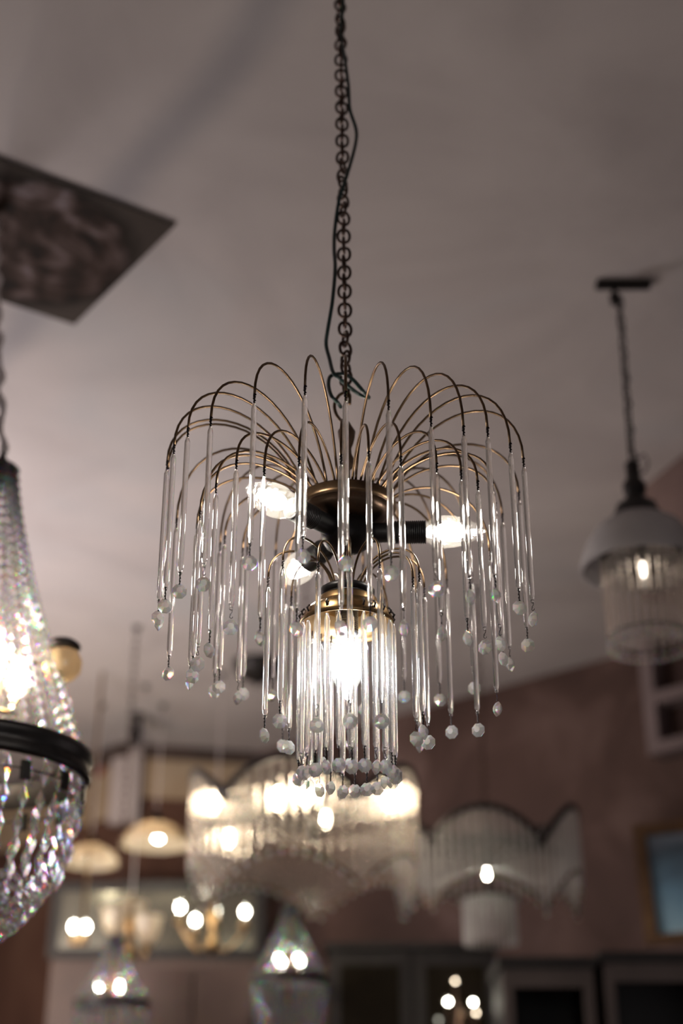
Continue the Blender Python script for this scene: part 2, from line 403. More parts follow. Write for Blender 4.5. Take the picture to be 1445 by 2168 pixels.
def arm(a, r0, z0, R, z_end, z_apex, rise, wr):
    za = (z_apex - .125 * (z0 + z_end)) / .75
    jr = random.uniform(-.006, .006)
    pr = bezier((r0, z0), (r0 + rise + jr, za), (R + .002, za + .004 + jr * .5), (R, z_end), 18)
    pts = [rel(polar(a, r, z)) for r, z in pr]
    mb = MB().tube(pts, wr, 8)
    o = part('arm', mb, M['bronze'])
    # dark wire binding that ties the rod to the arm's tip
    tb = MB(); p1 = pts[-1]; n = 11
    tb.tube([pts[-2] + (p1 - pts[-2]) * .3] + [p1 + Vector((.0006 * math.sin(i * 2.1), .0006 * math.cos(i * 2.1), -.0135 * i / (n - 1) + .001)) for i in range(n)],
            [wr] + [wr * (1.35 if i % 2 else .75) * (1 - .035 * i) for i in range(n)], 6)
    obj('wire_binding', tb, M['wire'], o)
    return o
def hang_rod(a, R, ztop, me, Lr, rz=None, gap=.0125, small=False):
    p = rel(polar(a, R, ztop))
    o = obj('glass_rod', me, None, root, p, random.uniform(0, 6.28))
    w = random.random()
    obj('wire_pin', WIRE if w < .6 else LOOP, None, o, (0, 0, -Lr + .001), random.uniform(0, 6.28))
    c = obj('crystal_drop', CRYST[1 if small else 0], None, o, (0, 0, -Lr - gap + .0012), random.gauss(0, .75) - o.rotation_euler.z if rz is None else rz - o.rotation_euler.z)
    return o
ROD1, ROD2, ROD3 = rod_mesh(.179), rod_mesh(.177), rod_mesh(.166)
for a, z in outer:
    arm(a, .051, ZD + .004, R1, z + .0115, max(z + .074, CZ + .893 + random.uniform(-.004, .004)), .045, .0016)
    hang_rod(a, R1, z, ROD1, .179)
for a, z in mid:
    arm(a, .046, ZD + .004, R2, z + .0115, max(z + .062, CZ + .826 + random.uniform(-.004, .004)), .038, .0016)
    hang_rod(a, R2, z, ROD2, .177)
ZL = CZ + .676
for a, z in low:
    arm(a, .018, ZL, R3, z + .0105, z + .048, .012, .0014)
    hang_rod(a, R3, z, ROD3, .166)
for k in range(24):
    a = 2 * PI * (k + .35) / 24
    z = CZ + .6255 + random.uniform(-.003, .003)
    hang_rod(a, R4, z, ROD3, .166, gap=.0115, small=True)

def A(z): return rel(Vector((AX.x, D, z)))
# plate: rimmed bronze disc with stepped underside
pl = MB().lathe([(.001, .010), (.040, .010), (.0585, .006), (.0600, .003), (.0600, -.007), (.0570, -.009), (.0540, -.008), (.0515, -.013), (.046, -.018), (.030, -.026), (.001, -.028)][::-1], 48, A(ZD))
part('top_plate', pl, M['bronze_dark'])
rim = part('plate_rim', MB().lathe([(.0575, -.0075), (.0606, -.0075), (.0618, -.004), (.0618, .0035), (.0606, .0065), (.0575, .0065)], 48, A(ZD), cap=False), M['bronze'])
hub = MB().lathe([(.001, -.064), (.016, -.062), (.026, -.056), (.031, -.047), (.0325, -.036), (.031, -.026), (.024, -.020), (.001, -.019)], 32, A(ZD))
part('hub', hub, M['iron'])
ZH = ZD - .038
for az, Lb in ((88, .078), (-43, .078), (-150, .078)):
    a = math.radians(az); d = Vector((math.sin(a), -math.cos(a), .0)); Mx = d.to_track_quat('Z', 'Y').to_matrix()
    o0 = Vector((AX.x, D, ZH))
    prof = [(.0115, .024), (.0125, .026), (.0125, .058), (.0145, .060)]
    for i in range(14):
        z = .060 + i * .0026; prof += [(.0147, z), (.0147, z + .0013), (.0138, z + .0015), (.0138, z + .0024)]
    prof += [(.0147, .0968), (.0147, .098), (.0115, .098), (.0115, .088)]
    s = part('socket', MB().lathe(prof, 28, rel(o0), Mx), M['socket'])
    candle_bulb(root, o0 + d * .095, d, M['bulb_main'], loc0=RL, Lb=Lb)
# stem between hub and lower tier, lower hub, brass cup
part('stem', MB().lathe([(.0045, -.002), (.0045, .05), (.0065, .052), (.0065, .056), (.0045, .06)], 16, A(ZL)), M['bronze'])
part('lower_hub', MB().lathe([(.001, -.012), (.028, -.012), (.0335, -.008), (.034, -.003), (.030, 0), (.012, .003), (.001, .004)], 36, A(ZL)), M['iron'])
cup = MB().lathe([(.030, -.011), (.037, -.016), (.0375, -.022), (.039, -.024), (.048, -.029), (.054, -.036), (.0568, -.044), (.0572, -.050), (.0562, -.050), (.0555, -.044), (.052, -.0365), (.046, -.031), (.030, -.026)], 48, A(ZL), cap=False)
part('brass_cup', cup, M['brass'])
for k in range(24):
    a = 2 * PI * (k + .35) / 24; mb = MB(); n = 9
    p0 = polar(a, .0545, ZL - .034); p1 = polar(a, R4, CZ + .6265)
    mb.tube([rel(p0.lerp(p1, i / (n - 1)) + Vector((math.sin(a), -math.cos(a), 0)) * .0028 * math.sin(PI * min(1, i / 4))) for i in range(n)], [.0010 if i % 2 else .0016 for i in range(n)], 6)
    part('wire_tie', mb, M['wire'])
sk = [(.010, -.024), (.0135, -.026)]
for i in range(12):
    z = -.028 - i * .0026; sk += [(.0140, z), (.0140, z - .0012), (.0132, z - .0014), (.0132, z - .0024)]
sk += [(.010, -.060)]
part('lower_socket', MB().lathe(sk[::-1], 24, A(ZL)), M['socket'])
candle_bulb(root, Vector((AX.x, D, ZL - .058)), (0, 0, -1), M['bulb_down'], loc0=RL, Lb=.086, R=.021, cr=.012, cl=.026, name='bulb')
# central rod, finial and hook above the plate
part('upper_stem', MB().lathe([(.006, .006), (.0045, .012), (.0045, .05), (.008, .055), (.0095, .066), (.0065, .074), (.0060, .082), (.0085, .088), (.0105, .097), (.0115, .106), (.007, .114), (.004, .120)], 20, A(ZD)), M['bronze_dark'])
hk = [Vector((0, 0, .116)), Vector((-.006, 0, .124)), Vector((-.0135, 0, .136)), Vector((-.0155, 0, .150)), Vector((-.010, 0, .163)), Vector((-.001, 0, .168)), Vector((.004, 0, .164)), Vector((.004, 0, .150))]
part('hook', MB().tube([A(ZD) + p + Vector((0, 0, -.003)) for p in catmull(hk)], .0022, 8), M['bronze'])
ch = MB()
top = at(712, 0, D) ; bot = Vector((AX.x - .0005, D, ZD + .163)); top = Vector((AX.x - .0118, D, 0)) + Vector((0, 0, CEIL))
link_chain(ch, rel(top), rel(bot), .0152, .0168, .0021, 7, twist=1.0, phase=.75)
part('chain', ch, M['chain'])
part('ceiling_hook', MB().lathe([(.003, -.03), (.004, -.012), (.028, -.008), (.03, 0)], 20, rel(Vector((top.x, top.y, CEIL)))), M['bronze_dark'])
cpx = [(722, -150), (726, -60), (726, 0), (722, 50), (722, 85), (728, 115), (737, 180), (740, 230), (753, 272), (753, 300), (742, 345), (727, 392), (716, 430), (708, 490), (707, 530), (709, 570), (703, 640), (693, 700), (690, 730), (697, 760), (704, 787), (716, 800), (740, 820), (762, 836), (780, 842), (768, 828), (745, 802), (724, 792), (700, 796), (695, 815), (701, 838), (714, 852), (721, 862)]
pts = [at(x, y, D - .012 - .01 * math.sin(i * 1.3)) for i, (x, y) in enumerate(cpx)]
t0 = pts[0]; pts = [Vector((t0.x - .004, t0.y, CEIL - .004))] + pts if t0.z < CEIL - .01 else [p for p in pts if p.z < CEIL - .002]
part('cord', MB().tube([rel(p) for p in catmull(pts, 6)], .0026, 8), M['cord'])

# ------------------------------------------------------------------ CEILING PRINT (upper left)
A_, B_, C_ = atz(372, 472, CEIL), atz(158, 683, CEIL), atz(0, 357, CEIL)
e1 = (B_ - A_); e2 = (C_ - A_).normalized(); e2 = (e2 - e1.normalized() * e2.dot(e1.normalized()) * .6).normalized()
Lc = .46
q = [A_, B_, B_ + e2 * Lc, A_ + e2 * Lc]
m, nt, out = mat('sepia_relief_print'); L = nt.links.new
b = N(nt, 'ShaderNodeBsdfPrincipled', Roughness=.8); b.inputs['Specular IOR Level'].default_value = .12; tc = N(nt, 'ShaderNodeTexCoord')
cen = (q[0] + q[1] + q[2] + q[3]) / 4
mpn = N(nt, 'ShaderNodeMapping'); L(tc.outputs['Object'], mpn.inputs['Vector'])
n1 = N(nt, 'ShaderNodeTexNoise', Scale=5.5, Detail=6.0, Distortion=1.9, Roughness=.55); L(mpn.outputs[0], n1.inputs['Vector'])
wv = N(nt, 'ShaderNodeTexWave', Scale=4.0, Distortion=9.0, Detail=3.0); wv.inputs['Detail Scale'].default_value = 1.2; L(mpn.outputs[0], wv.inputs['Vector'])
mixv = N(nt, 'ShaderNodeMath', operation='MULTIPLY_ADD'); mixv.inputs[1].default_value = .10; L(wv.outputs['Fac'], mixv.inputs[0]); L(n1.outputs['Fac'], mixv.inputs[2])
r = ramp(nt, [(.40, (.010, .006, .005)), (.52, (.04, .023, .018)), (.62, (.10, .070, .066)), (.74, (.22, .18, .195))]); L(mixv.outputs[0], r.inputs['Fac'])
ln = N(nt, 'ShaderNodeVectorMath', operation='LENGTH'); L(tc.outputs['Object'], ln.inputs[0])
nz = N(nt, 'ShaderNodeTexNoise', Scale=9.0, Detail=2.0); L(tc.outputs['Object'], nz.inputs['Vector'])
ma = N(nt, 'ShaderNodeMath', operation='MULTIPLY_ADD'); ma.inputs[1].default_value = .07; L(nz.outputs['Fac'], ma.inputs[0]); L(ln.outputs['Value'], ma.inputs[2])
rm = ramp(nt, [(.235, (1, 1, 1)), (.262, (0, 0, 0))]); L(ma.outputs[0], rm.inputs['Fac'])
rb = ramp(nt, [(.255, (.012, .008, .006)), (.29, (.055, .043, .037))]); L(ma.outputs[0], rb.inputs['Fac'])
mx = N(nt, 'ShaderNodeMixRGB'); L(rm.outputs[0], mx.inputs[0]); L(rb.outputs[0], mx.inputs[1]); L(r.outputs[0], mx.inputs[2])
L(mx.outputs[0], b.inputs['Base Color']); L(b.outputs[0], out.inputs[0])
pr = thing('ceiling_print', 'dark square sepia art print mounted flat against the ceiling at upper left', 'art print', (cen.x, cen.y, CEIL - .0045))
poly = [((p - cen).x, (p - cen).y) for p in q]
obj('printed_sheet', MB().prism(poly, -.002, 0), m, pr)
obj('backing_board', MB().prism([(x * .985, y * .985) for x, y in poly], 0, .004), M['ebony'], pr)

# ------------------------------------------------------------------ basket crystal chandeliers
def bead_run(mb, pts, r, h):
    for p in pts: mb.bead(p, r, h, 6)
def basket(name, label, X, Y, zr, R, zt, zb, rt, nstr, br, bulb_mat, nb=3, detail=True, lean=None):
    rt_ = thing(name, label, 'chandelier', (X, Y, zr))
    H, B = zt - zr, zr - zb
    obj('crown', MB().lathe([(rt * 1.0, -.012), (rt * 1.08, 0), (rt * 1.0, .008), (rt * .55, rt * .6), (rt * .2, rt * 1.0), (.004, rt * 1.3)], 24, (0, 0, H)), M['iron'], rt_)
    # upper strands: concave tent
    n = int(H / (br * 2.15)); mb = MB()
    prof = [(rt + (R * .97 - rt) * (t ** 1.35), H * (1 - t)) for t in [i / n for i in range(n + 1)]]
    for i, (r, z) in enumerate(prof):
        big = detail and .60 < i / n < .84
        mb.bead((r, 0, z), br * (1.15 if big else 1), br * (1.9 if big else 1.05), 6)
    me = mb.mesh('bead_strand', M['bead'])
    for k in range(nstr): obj('bead_strand', me, None, rt_, (0, 0, 0), 2 * PI * k / nstr)
    h = R * .20
    obj('ring_band', MB().lathe([(R * .97, -h), (R * 1.015, -h), (R * 1.03, -h * .8), (R * 1.005, -h * .55), (R * 1.005, -h * .3), (R * 1.04, -h * .15), (R * 1.03, h * .15), (R * .98, h * .2), (R * .96, 0), (R * .97, -h)], 48, cap=False), M['iron'], rt_)
    # lower basket: long prisms then beads
    lb = MB(); n2 = int(B * 1.15 / (br * 2.1))
    z = -h - br
    k = 0; first = True
    while True:
        t = (-z) / B
        if t >= .985: break
        r = R * .965 * math.sqrt(max(0, 1 - t ** 2.3))
        if t < .58 and detail:
            lb.bead((r, 0, z - br * 1.9), br * 1.0, br * 2.6, 6); z -= br * 5.0
        else:
            lb.bead((r, 0, z), br, br, 6); z -= br * 1.75
    me2 = lb.mesh('basket_strand', M['bead'])
    ns2 = int(nstr * 1.4)
    for k in range(ns2): obj('basket_strand', me2, None, rt_, (0, 0, 0), 2 * PI * (k + .4) / ns2)
    obj('bottom_ball', MB().ellipsoid((0, 0, -B - br), br * 2.2, br * 2.2, 10, 8), M['crystal'], rt_)
    if detail:
        obj('clip_ring', MB().tube([(R * .99 * math.cos(2 * PI * i / 48), R * .99 * math.sin(2 * PI * i / 48), -h - .022) for i in range(48)], .0014, 6, closed=True), M['iron'], rt_)
        c = MB().box((-.003, -.0075, -.016), (.003, .0075, .012)).mesh('clip', M['iron'])
        for k in range(15):
            a = 2 * PI * k / 15; obj('clip', c, None, rt_, (R * .99 * math.cos(a), R * .99 * math.sin(a), -h - .022), a)
    # centre stem with candles
    zc = H * .26
    st = MB().tube([(0, 0, -B * .3), (0, 0, H)], .005, 8)
    for k in range(nb):
        a = 2 * PI * k / nb - .9
        st.tube([(0, 0, zc - .045), (.3 * R * math.cos(a), .3 * R * math.sin(a), zc - .055), (.36 * R * math.cos(a), .36 * R * math.sin(a), zc - .03)], .004, 6)
    obj('stem', st, M['brass'], rt_)
    for k in range(nb):
        a = 2 * PI * k / nb - .9
        candle_bulb(rt_, Vector((.36 * R * math.cos(a), .36 * R * math.sin(a), zc - .03)), (0, 0, 1), bulb_mat, Lb=R * .5, R=R * .13, cr=R * (.075 if detail else .045), cl=R * (.15 if detail else .06))
    # suspension
    cb = MB(); zt2 = CEIL - zr
    anchor = lean if lean is not None else Vector((0, 0, zt2)); foot = Vector((0, 0, H + rt * 1.2))
    if lean is not None:
        n = 44; mid_ = foot.lerp(anchor, .5) + Vector((0, 0, -.01))
        obj('chain_cover', MB().tube([foot.lerp(anchor, i / n) + Vector((.004 * math.sin(i * 1.1), .004 * math.cos(i * .9), 0)) for i in range(n)], [.0058 + .0022 * math.sin(i * 1.7) + .006 * (i / n) for i in range(n)], 8), M['gauze'], rt_)
        # brim plate that carries the candles
        zp = at(0, 1362, Y).z - zr
        armm = MB().tube([(.02, 0, -.03), (.06, 0, -.045), (.10, 0, -.025), (.132, 0, .002)], .004, 8).lathe([(.004, .010), (.020, .008), (.028, .002), (.030, -.004), (.022, -.006), (.004, -.005)], 20, (.134, 0, .004)).mesh('candle_arm', M['iron'])
        for k in range(4): obj('candle_arm', armm, None, rt_, (0, 0, zp), PI * k / 2 + .15)
        cupm = MB().lathe([(.010, 0), (.026, -.006), (.034, -.022), (.032, -.04), (.022, -.052), (.014, -.056)], 18, cap=False).mesh('candle_shade', M['tan_shade'])
        for k in range(4):
            a = PI * k / 2 + .15
            obj('candle_shade', cupm, None, rt_, (.134 * math.cos(a), .134 * math.sin(a), zp - .002))
            candle_bulb(rt_, Vector((.134 * math.cos(a), .134 * math.sin(a), zp - .006)), (0, 0, -1), M['bulb_faint'], Lb=.045, R=.012, cr=.006, cl=.010)
    else:
        link_chain(cb, anchor - Vector((0, 0, .012)), foot, .03, .016, .0018, 5); obj('chain', cb, M['chain'], rt_)
    obj('ceiling_hook', MB().lathe([(.004, -.02), (.006, -.014), (.014, -.006), (.016, 0)], 16, anchor), M['iron'], rt_)
    return rt_
pL = at(-70, 1600, 2.2)
basket('crystal_basket_chandelier', 'cropped crystal bead basket chandelier with two-band dark ring at left edge', pL.x, 2.2, pL.z, 256 * mpp(pL), at(-4, 995, 2.2).z, at(-6, 2020, 2.2).z, .026, 26, .0080, M['bulb_rim'], 5, True, atz(-16, 455, CEIL) - Vector((pL.x, 2.2, pL.z)))
p2 = at(612, 2068, 4.85)
basket('crystal_basket_chandelier', 'small sparkling crystal basket chandelier below the lit rod chandelier, right of the brown cabinet', p2.x, 4.85, p2.z, 80 * mpp(p2), at(612, 1925, 4.85).z, at(612, 2260, 4.85).z, .022, 20, .0085, M['bulb_far'], 4, False)
p3 = at(236, 2120, 4.85)
basket('crystal_basket_chandelier', 'small crystal basket chandelier at bottom left, left of the brown cabinet', p3.x, 4.85, p3.z, 78 * mpp(p3), at(236, 1990, 4.85).z, at(236, 2290, 4.85).z, .022, 20, .0085, M['bulb_far'], 3, False)

# ------------------------------------------------------------------ right pendant: opal shade with a fringe of glass rods
pc = atz(1318, 598, CEIL); Yp = pc.y
ps = at(1358, 1190, Yp); Rs = 131 * mpp(ps)
t = thing('fringed_pendant_lamp', 'pendant lamp with white opal shade and glass rod fringe, hanging by twisted chain at right', 'pendant lamp', ps)
kx = mpp(ps)
def zz(py): return at(1358, py, Yp).z - ps.z
zr, ztp = zz(1192), zz(1098)
prof = [(Rs, zr - .012), (Rs * 1.0, zr - .006), (Rs * .96, zr + .012), (Rs * .86, zr + (ztp - zr) * .45), (Rs * .68, zr + (ztp - zr) * .78), (Rs * .42, ztp), (Rs * .30, ztp + .006)]
obj('shade', MB().lathe(prof + [(r * .965, z - .003) for r, z in prof[::-1]], 48, cap=False), M['milk_white'], t)
zk = ztp + .004
obj('cap', MB().lathe([(Rs * .44, zk - .010), (Rs * .40, zk + .004), (Rs * .36, zk + .010), (Rs * .33, zk + .026), (Rs * .16, zk + .042), (Rs * .155, zk + .052), (Rs * .19, zk + .060), (Rs * .19, zk + .078), (Rs * .12, zk + .088), (Rs * .115, zk + .120), (Rs * .13, zk + .124), (Rs * .05, zk + .136)], 28), M['iron'], t)
Rf = 84 * kx; Lf = zz(1186) - zz(1352)
obj('fringe_ring', MB().lathe([(Rf - .003, 0), (Rf + .003, 0), (Rf + .003, .018), (Rf - .003, .018), (Rf - .003, 0)], 40, (0, 0, zz(1186)), cap=False), M['iron'], t)
obj('fringe_bracket', MB().tube([(-Rf, 0, zz(1186) + .006), (0, 0, zz(1186) + .008), (Rf, 0, zz(1186) + .006)], .003, 6).tube([(0, -Rf, zz(1186) + .006), (0, 0, zz(1186) + .008), (0, Rf, zz(1186) + .006)], .003, 6).tube([(0, 0, zz(1186)), (0, 0, zk)], .006, 8), M['iron'], t)
me = rod_mesh(Lf, .0050, 'pressed')
bm_ = MB().bead((0, 0, -.006), .0055, .0065).mesh('crystal_bead', M['crystal'])
for k in range(30):
    a = 2 * PI * k / 30
    r_ = obj('glass_rod', me, None, t, (Rf * math.cos(a), Rf * math.sin(a), zz(1186)))
    obj('crystal_bead', bm_, None, r_, (0, 0, -Lf), a)
obj('lower_ring', MB().tube([(Rf * math.cos(2 * PI * i / 40), Rf * math.sin(2 * PI * i / 40), zz(1186) - Lf + .004) for i in range(40)], .0016, 6, closed=True), M['iron'], t)
be = MB()
for i in range(44):
    a = 2 * PI * i / 44; be.bead((Rf * 1.0 * math.cos(a), Rf * 1.0 * math.sin(a), zz(1186) - Lf - .020), .0062, .0062)
obj('bead_strand', be, M['crystal'], t)
candle_bulb(t, Vector((0, 0, zz(1180))), (0, 0, -1), M['bulb_faint'], Lb=.066, R=.0155, cr=.0075, cl=.017)
ct = Vector((pc.x - ps.x - .012, 0, CEIL - ps.z - .045)); cbm = MB(); link_chain(cbm, ct, Vector((0, 0, zk + .13)), .026, .014, .0022, 6, .6, .5)
obj('chain', cbm, M['iron'], t)
n = 40
obj('cord', MB().tube([ct.lerp(Vector((.004, 0, zk + .12)), i / n) + Vector((.007 * math.sin(i * 1.05), .007 * math.cos(i * 1.05), 0)) for i in range(n)] + [Vector((.03, 0, zk + .15)), Vector((.036, 0, zk + .128)), Vector((.026, 0, zk + .108)), Vector((.012, 0, zk + .10))], .0022, 6), M['iron'], t)
cx = pc.x - ps.x
obj('ceiling_bracket', MB().box((cx - .062, -.014, CEIL - ps.z - .012), (cx + .062, .014, CEIL - ps.z - .0005)).lathe([(.011, -.058), (.013, -.05), (.013, -.036), (.006, -.03), (.005, -.01)], 14, (cx - .022, 0, CEIL - ps.z)), M['iron'], t)

# ------------------------------------------------------------------ rod chandeliers with scalloped rims
def scallop(name, label, pc, Y, R, amp, Lr, nlobe, phase, nrods, bulbs, gmat, inner=None, front_drop=0.0, core=(.012, .028), rodr=.0072):
    """pc: world point of the rim's mean level on the axis"""
    t = thing(name, label, 'chandelier', pc)
    def rz(a): return amp * abs(math.cos(nlobe / 2 * (a - phase))) ** .8 - front_drop * max(0, math.cos(a)) ** 2
    def P(a, r, z): return Vector((r * math.sin(a), -r * math.cos(a), z))
    K = 96
    obj('scalloped_rim', MB().tube([P(2 * PI * i / K, R, rz(2 * PI * i / K) + .004) for i in range(K)], .011, 8, closed=True), M['iron'], t)
    fr = MB()
    for k in range(nlobe):
        a = phase + PI / nlobe + 2 * PI * k / nlobe
        fr.tube([P(a, R, rz(a)), P(a, R * .5, .01), P(a, .01, .03)], .011, 6)
    fr.tube([(R * .55 * math.cos(2 * PI * i / 40), R * .55 * math.sin(2 * PI * i / 40), .012) for i in range(40)], .006, 6, closed=True)
    obj('frame', fr, M['iron'], t)
    me = rod_mesh(Lr, rodr, gmat)
    bd = MB().bead((0, 0, -.008), .0075, .009).mesh('crystal_bead', M['crystal'])
    for k in range(nrods):
        a = 2 * PI * (k + .5) / nrods
        o = obj('glass_rod', me, None, t, P(a, R, rz(a)))
        obj('crystal_bead', bd, None, o, (0, 0, -Lr), a)
    obj('bead_rail', MB().tube([P(2 * PI * i / K, R, rz(2 * PI * i / K) - Lr + .006) for i in range(K)], .005, 6, closed=True), M['bronze_dark'], t)
    if inner:
        Ri, zi, Li, ni = inner
        obj('lower_ring', MB().tube([(Ri * math.cos(2 * PI * i / 40), Ri * math.sin(2 * PI * i / 40), zi) for i in range(40)], .005, 6, closed=True).tube([(-Ri, 0, zi), (0, 0, zi), (Ri, 0, zi)], .004, 6).tube([(0, 0, zi), (0, 0, .03)], .006, 6), M['iron'], t)
        mi = rod_mesh(Li, .0048, gmat)
        for k in range(ni):
            a = 2 * PI * k / ni; obj('glass_rod_short', mi, None, t, P(a, Ri, zi))
    for k, (bp_, mm, sc) in enumerate(bulbs):
        b_ = Vector(bp_) - pc
        g = obj('bulb', MB().ellipsoid(b_, .022 * sc, .03 * sc, 14, 10), M['crackle'], t)
        obj('glowing_filament', MB().ellipsoid(b_, core[0] * sc, core[1] * sc, 10, 8), mm, g)
        f = Vector((b_.x, b_.y, max(.012, b_.z + .03)))
        obj('socket', MB().tube([b_ + Vector((0, 0, .026 * sc)), b_ + Vector((0, 0, .026 * sc + .035)), Vector((b_.x * .6, b_.y * .6, .02))], [.012, .012, .005], 10), M['iron'], t)
    cb = MB(); link_chain(cb, Vector((0, 0, CEIL - pc.z - .02)), Vector((0, 0, .07)), .03, .017, .0022, 6)
    obj('chain', cb, M['chain'], t)
    obj('centre_post', MB().lathe([(.02, .0), (.025, .02), (.012, .035), (.009, .06), (.014, .066), (.004, .075)], 20), M['iron'], t)
    obj('ceiling_hook', MB().lathe([(.004, -.025), (.006, -.014), (.014, -.006), (.016, 0)], 16, (0, 0, CEIL - pc.z)), M['iron'], t)
    return t
Y1 = 4.2
pr1 = at(642, 1724, Y1); k1 = mpp(pr1)
bl = []
for (px, py, yy, sc) in ((450, 1700, 4.15, 1.0), (484, 1775, 4.12, .8), (588, 1690, 4.0, 1.0), (648, 1676, 4.02, 1.25), (826, 1690, 4.18, 1.25), (690, 1735, 4.4, .8)):
    bl.append((at(px, py, yy), M['bulb_rim'], sc))
scallop('rod_chandelier', 'lit scalloped glass rod chandelier with warm bulbs, directly below the main chandelier', pr1, Y1, 236 * k1, .105, .255, 5, -.11, 62, bl, 'pressed', None, .025)
Y2 = 4.5
pr2 = at(1030, 1800, Y2); k2 = mpp(pr2)
scallop('rod_chandelier', 'unlit scalloped glass rod chandelier with lower rod cylinder, before the terracotta wall', pr2, Y2, 192 * k2, .115, .20, 5, -.11, 66, [(at(1030, 1850, Y2 - .14), M['bulb_far'], .5)], 'pressed_pale', (53 * k2, at(1030, 1900, Y2).z - pr2.z, .145, 30), .05)

# ------------------------------------------------------------------ glass dish pendants
def dish(label, px, py, Y, wpx, bulbs):
    p = at(px, py, Y); R = wpx / 2 * mpp(p)
    t = thing('dish_pendant_lamp', label, 'pendant lamp', p)
    prof = [(R, -.012), (R * .97, 0), (R * .82, R * .22), (R * .58, R * .42), (R * .30, R * .54), (.03, R * .58)]
    obj('shade', MB().lathe(prof + [(r * .97, z - .004) for r, z in prof[::-1]], 40, cap=False), M['milk'], t)
    obj('cap', MB().lathe([(.035, R * .55), (.032, R * .66), (.012, R * .76), (.008, R * .95)], 20), M['iron'], t)
    for bx, by in bulbs:
        b = at(bx, by, Y - R * .35) - p
        g = obj('bulb', MB().ellipsoid(b, .024, .03, 14, 10), M['crackle'], t)
        obj('glowing_filament', MB().ellipsoid(b, .016, .02, 10, 8), M['bulb_far'], g)
        obj('socket', MB().tube([b + Vector((0, 0, .025)), b + Vector((0, 0, .05)), Vector((0, 0, R * .52))], [.011, .011, .006], 8), M['brass'], t)
    obj('cord', MB().tube([(0, 0, R * .9), (0, 0, CEIL - p.z - .02)], .0022, 8), M['gauze'], t)
    obj('ceiling_hook', MB().lathe([(.004, -.025), (.006, -.014), (.014, -.006), (.016, 0)], 16, (0, 0, CEIL - p.z)), M['iron'], t)
    return t
dish('cream glass dish pendant lamp, higher and larger of the two by the pier corner', 328, 1782, 5.75, 150, [(312, 1760), (335, 1770)])
dish('cream glass dish pendant lamp, lower and smaller, close beside the left crystal basket', 190, 1822, 5.75, 124, [(185, 1806)])

# ------------------------------------------------------------------ far candle chandeliers and sconce
def candle_chandelier(name, label, px, py, Y, cups, shade=False, bm=None):
    p = at(px, py, Y)
    t = thing(name, label, 'chandelier', p)
    obj('centre_post', MB().lathe([(.004, -.10), (.02, -.085), (.028, -.06), (.014, -.035), (.010, 0), (.020, .03), (.016, .06), (.007, .09), (.006, .14)], 20), M['brass'], t)
    for bx, by, dy in cups:
        b = at(bx, by, Y + dy) - p; h = Vector((b.x, b.y, b.z - .055))
        obj('arm', MB().tube(catmull([(0, 0, -.04), (h.x * .4, h.y * .4, -.085), (h.x * .85, h.y * .85, h.z - .035), (h.x, h.y, h.z)], 6), .006, 6), M['brass'], t)
        obj('candle_cup', MB().lathe([(.005, -.006), (.022, 0), (.024, .006), (.012, .008), (.012, .03)], 16, h), M['brass'], t)
        g = obj('bulb', MB().ellipsoid(b, .021, .03, 12, 9), M['crackle'], t)
        obj('glowing_filament', MB().ellipsoid(b, .0095, .012, 10, 8), bm or M['bulb_far'], g)
        if shade:
            obj('tulip_shade', MB().lathe([(.018, -.035), (.038, -.015), (.046, .015), (.048, .04), (.056, .06)], 24, b, cap=False), M['milk'], t)
    obj('cord', MB().tube([(0, 0, .13), (0, 0, CEIL - p.z - .01)], .002, 6), M['gauze'], t)
    obj('ceiling_hook', MB().lathe([(.004, -.025), (.006, -.014), (.014, -.006), (.016, 0)], 16, (0, 0, CEIL - p.z)), M['iron'], t)
    return t
candle_chandelier('candle_chandelier', 'brass candle arm chandelier with four bright bare bulbs, below left of the lit rod chandelier', 450, 1962, 5.35, [(381, 1921, 0), (413, 1948, -.12), (456, 1930, .12), (518, 1931, -.02)])
candle_chandelier('tulip_chandelier', 'brass chandelier with three lit cream tulip shades, above the bottom left basket chandelier', 275, 1975, 5.5, [(242, 1958, -.08), (280, 1945, .06), (312, 1975, -.1)], True, M['bulb_faint'])
ps_ = at(168, 1985, 5.3)
t = thing('twin_bulb_pendant', 'twin bare bulb pendant glowing at lower left beside the crystal basket bottom', 'pendant lamp', ps_)
for bx in (156, 181):
    b = at(bx, 1962, 5.3) - ps_
    g = obj('bulb', MB().ellipsoid(b, .021, .028, 12, 9), M['crackle'], t); obj('glowing_filament', MB().ellipsoid(b, .010, .013, 10, 8), M['bulb_far'], g)
    obj('socket', MB().tube([b + Vector((0, 0, -.026)), b + Vector((0, 0, -.055))], .011, 10), M['brass'], t)
obj('crossbar', MB().tube([(at(150, 1985, 5.3) - ps_) + Vector((0, 0, -.02)), (at(187, 1985, 5.3) - ps_) + Vector((0, 0, -.02))], .008, 8).tube([(0, .0, -.02), (0, .05, .0), (0, .05, CEIL - ps_.z)], .006, 8), M['brass'], t)

# ------------------------------------------------------------------ furniture along the walls
def cab(name, label, cat, x0, x1, y0, y1, ztop, m, rz=0, pivot=None):
    t = thing(name, label, cat, ((x0 + x1) / 2, (y0 + y1) / 2, 0), None, rz)
    w, d = (x1 - x0) / 2, (y1 - y0) / 2
    return t, w, d
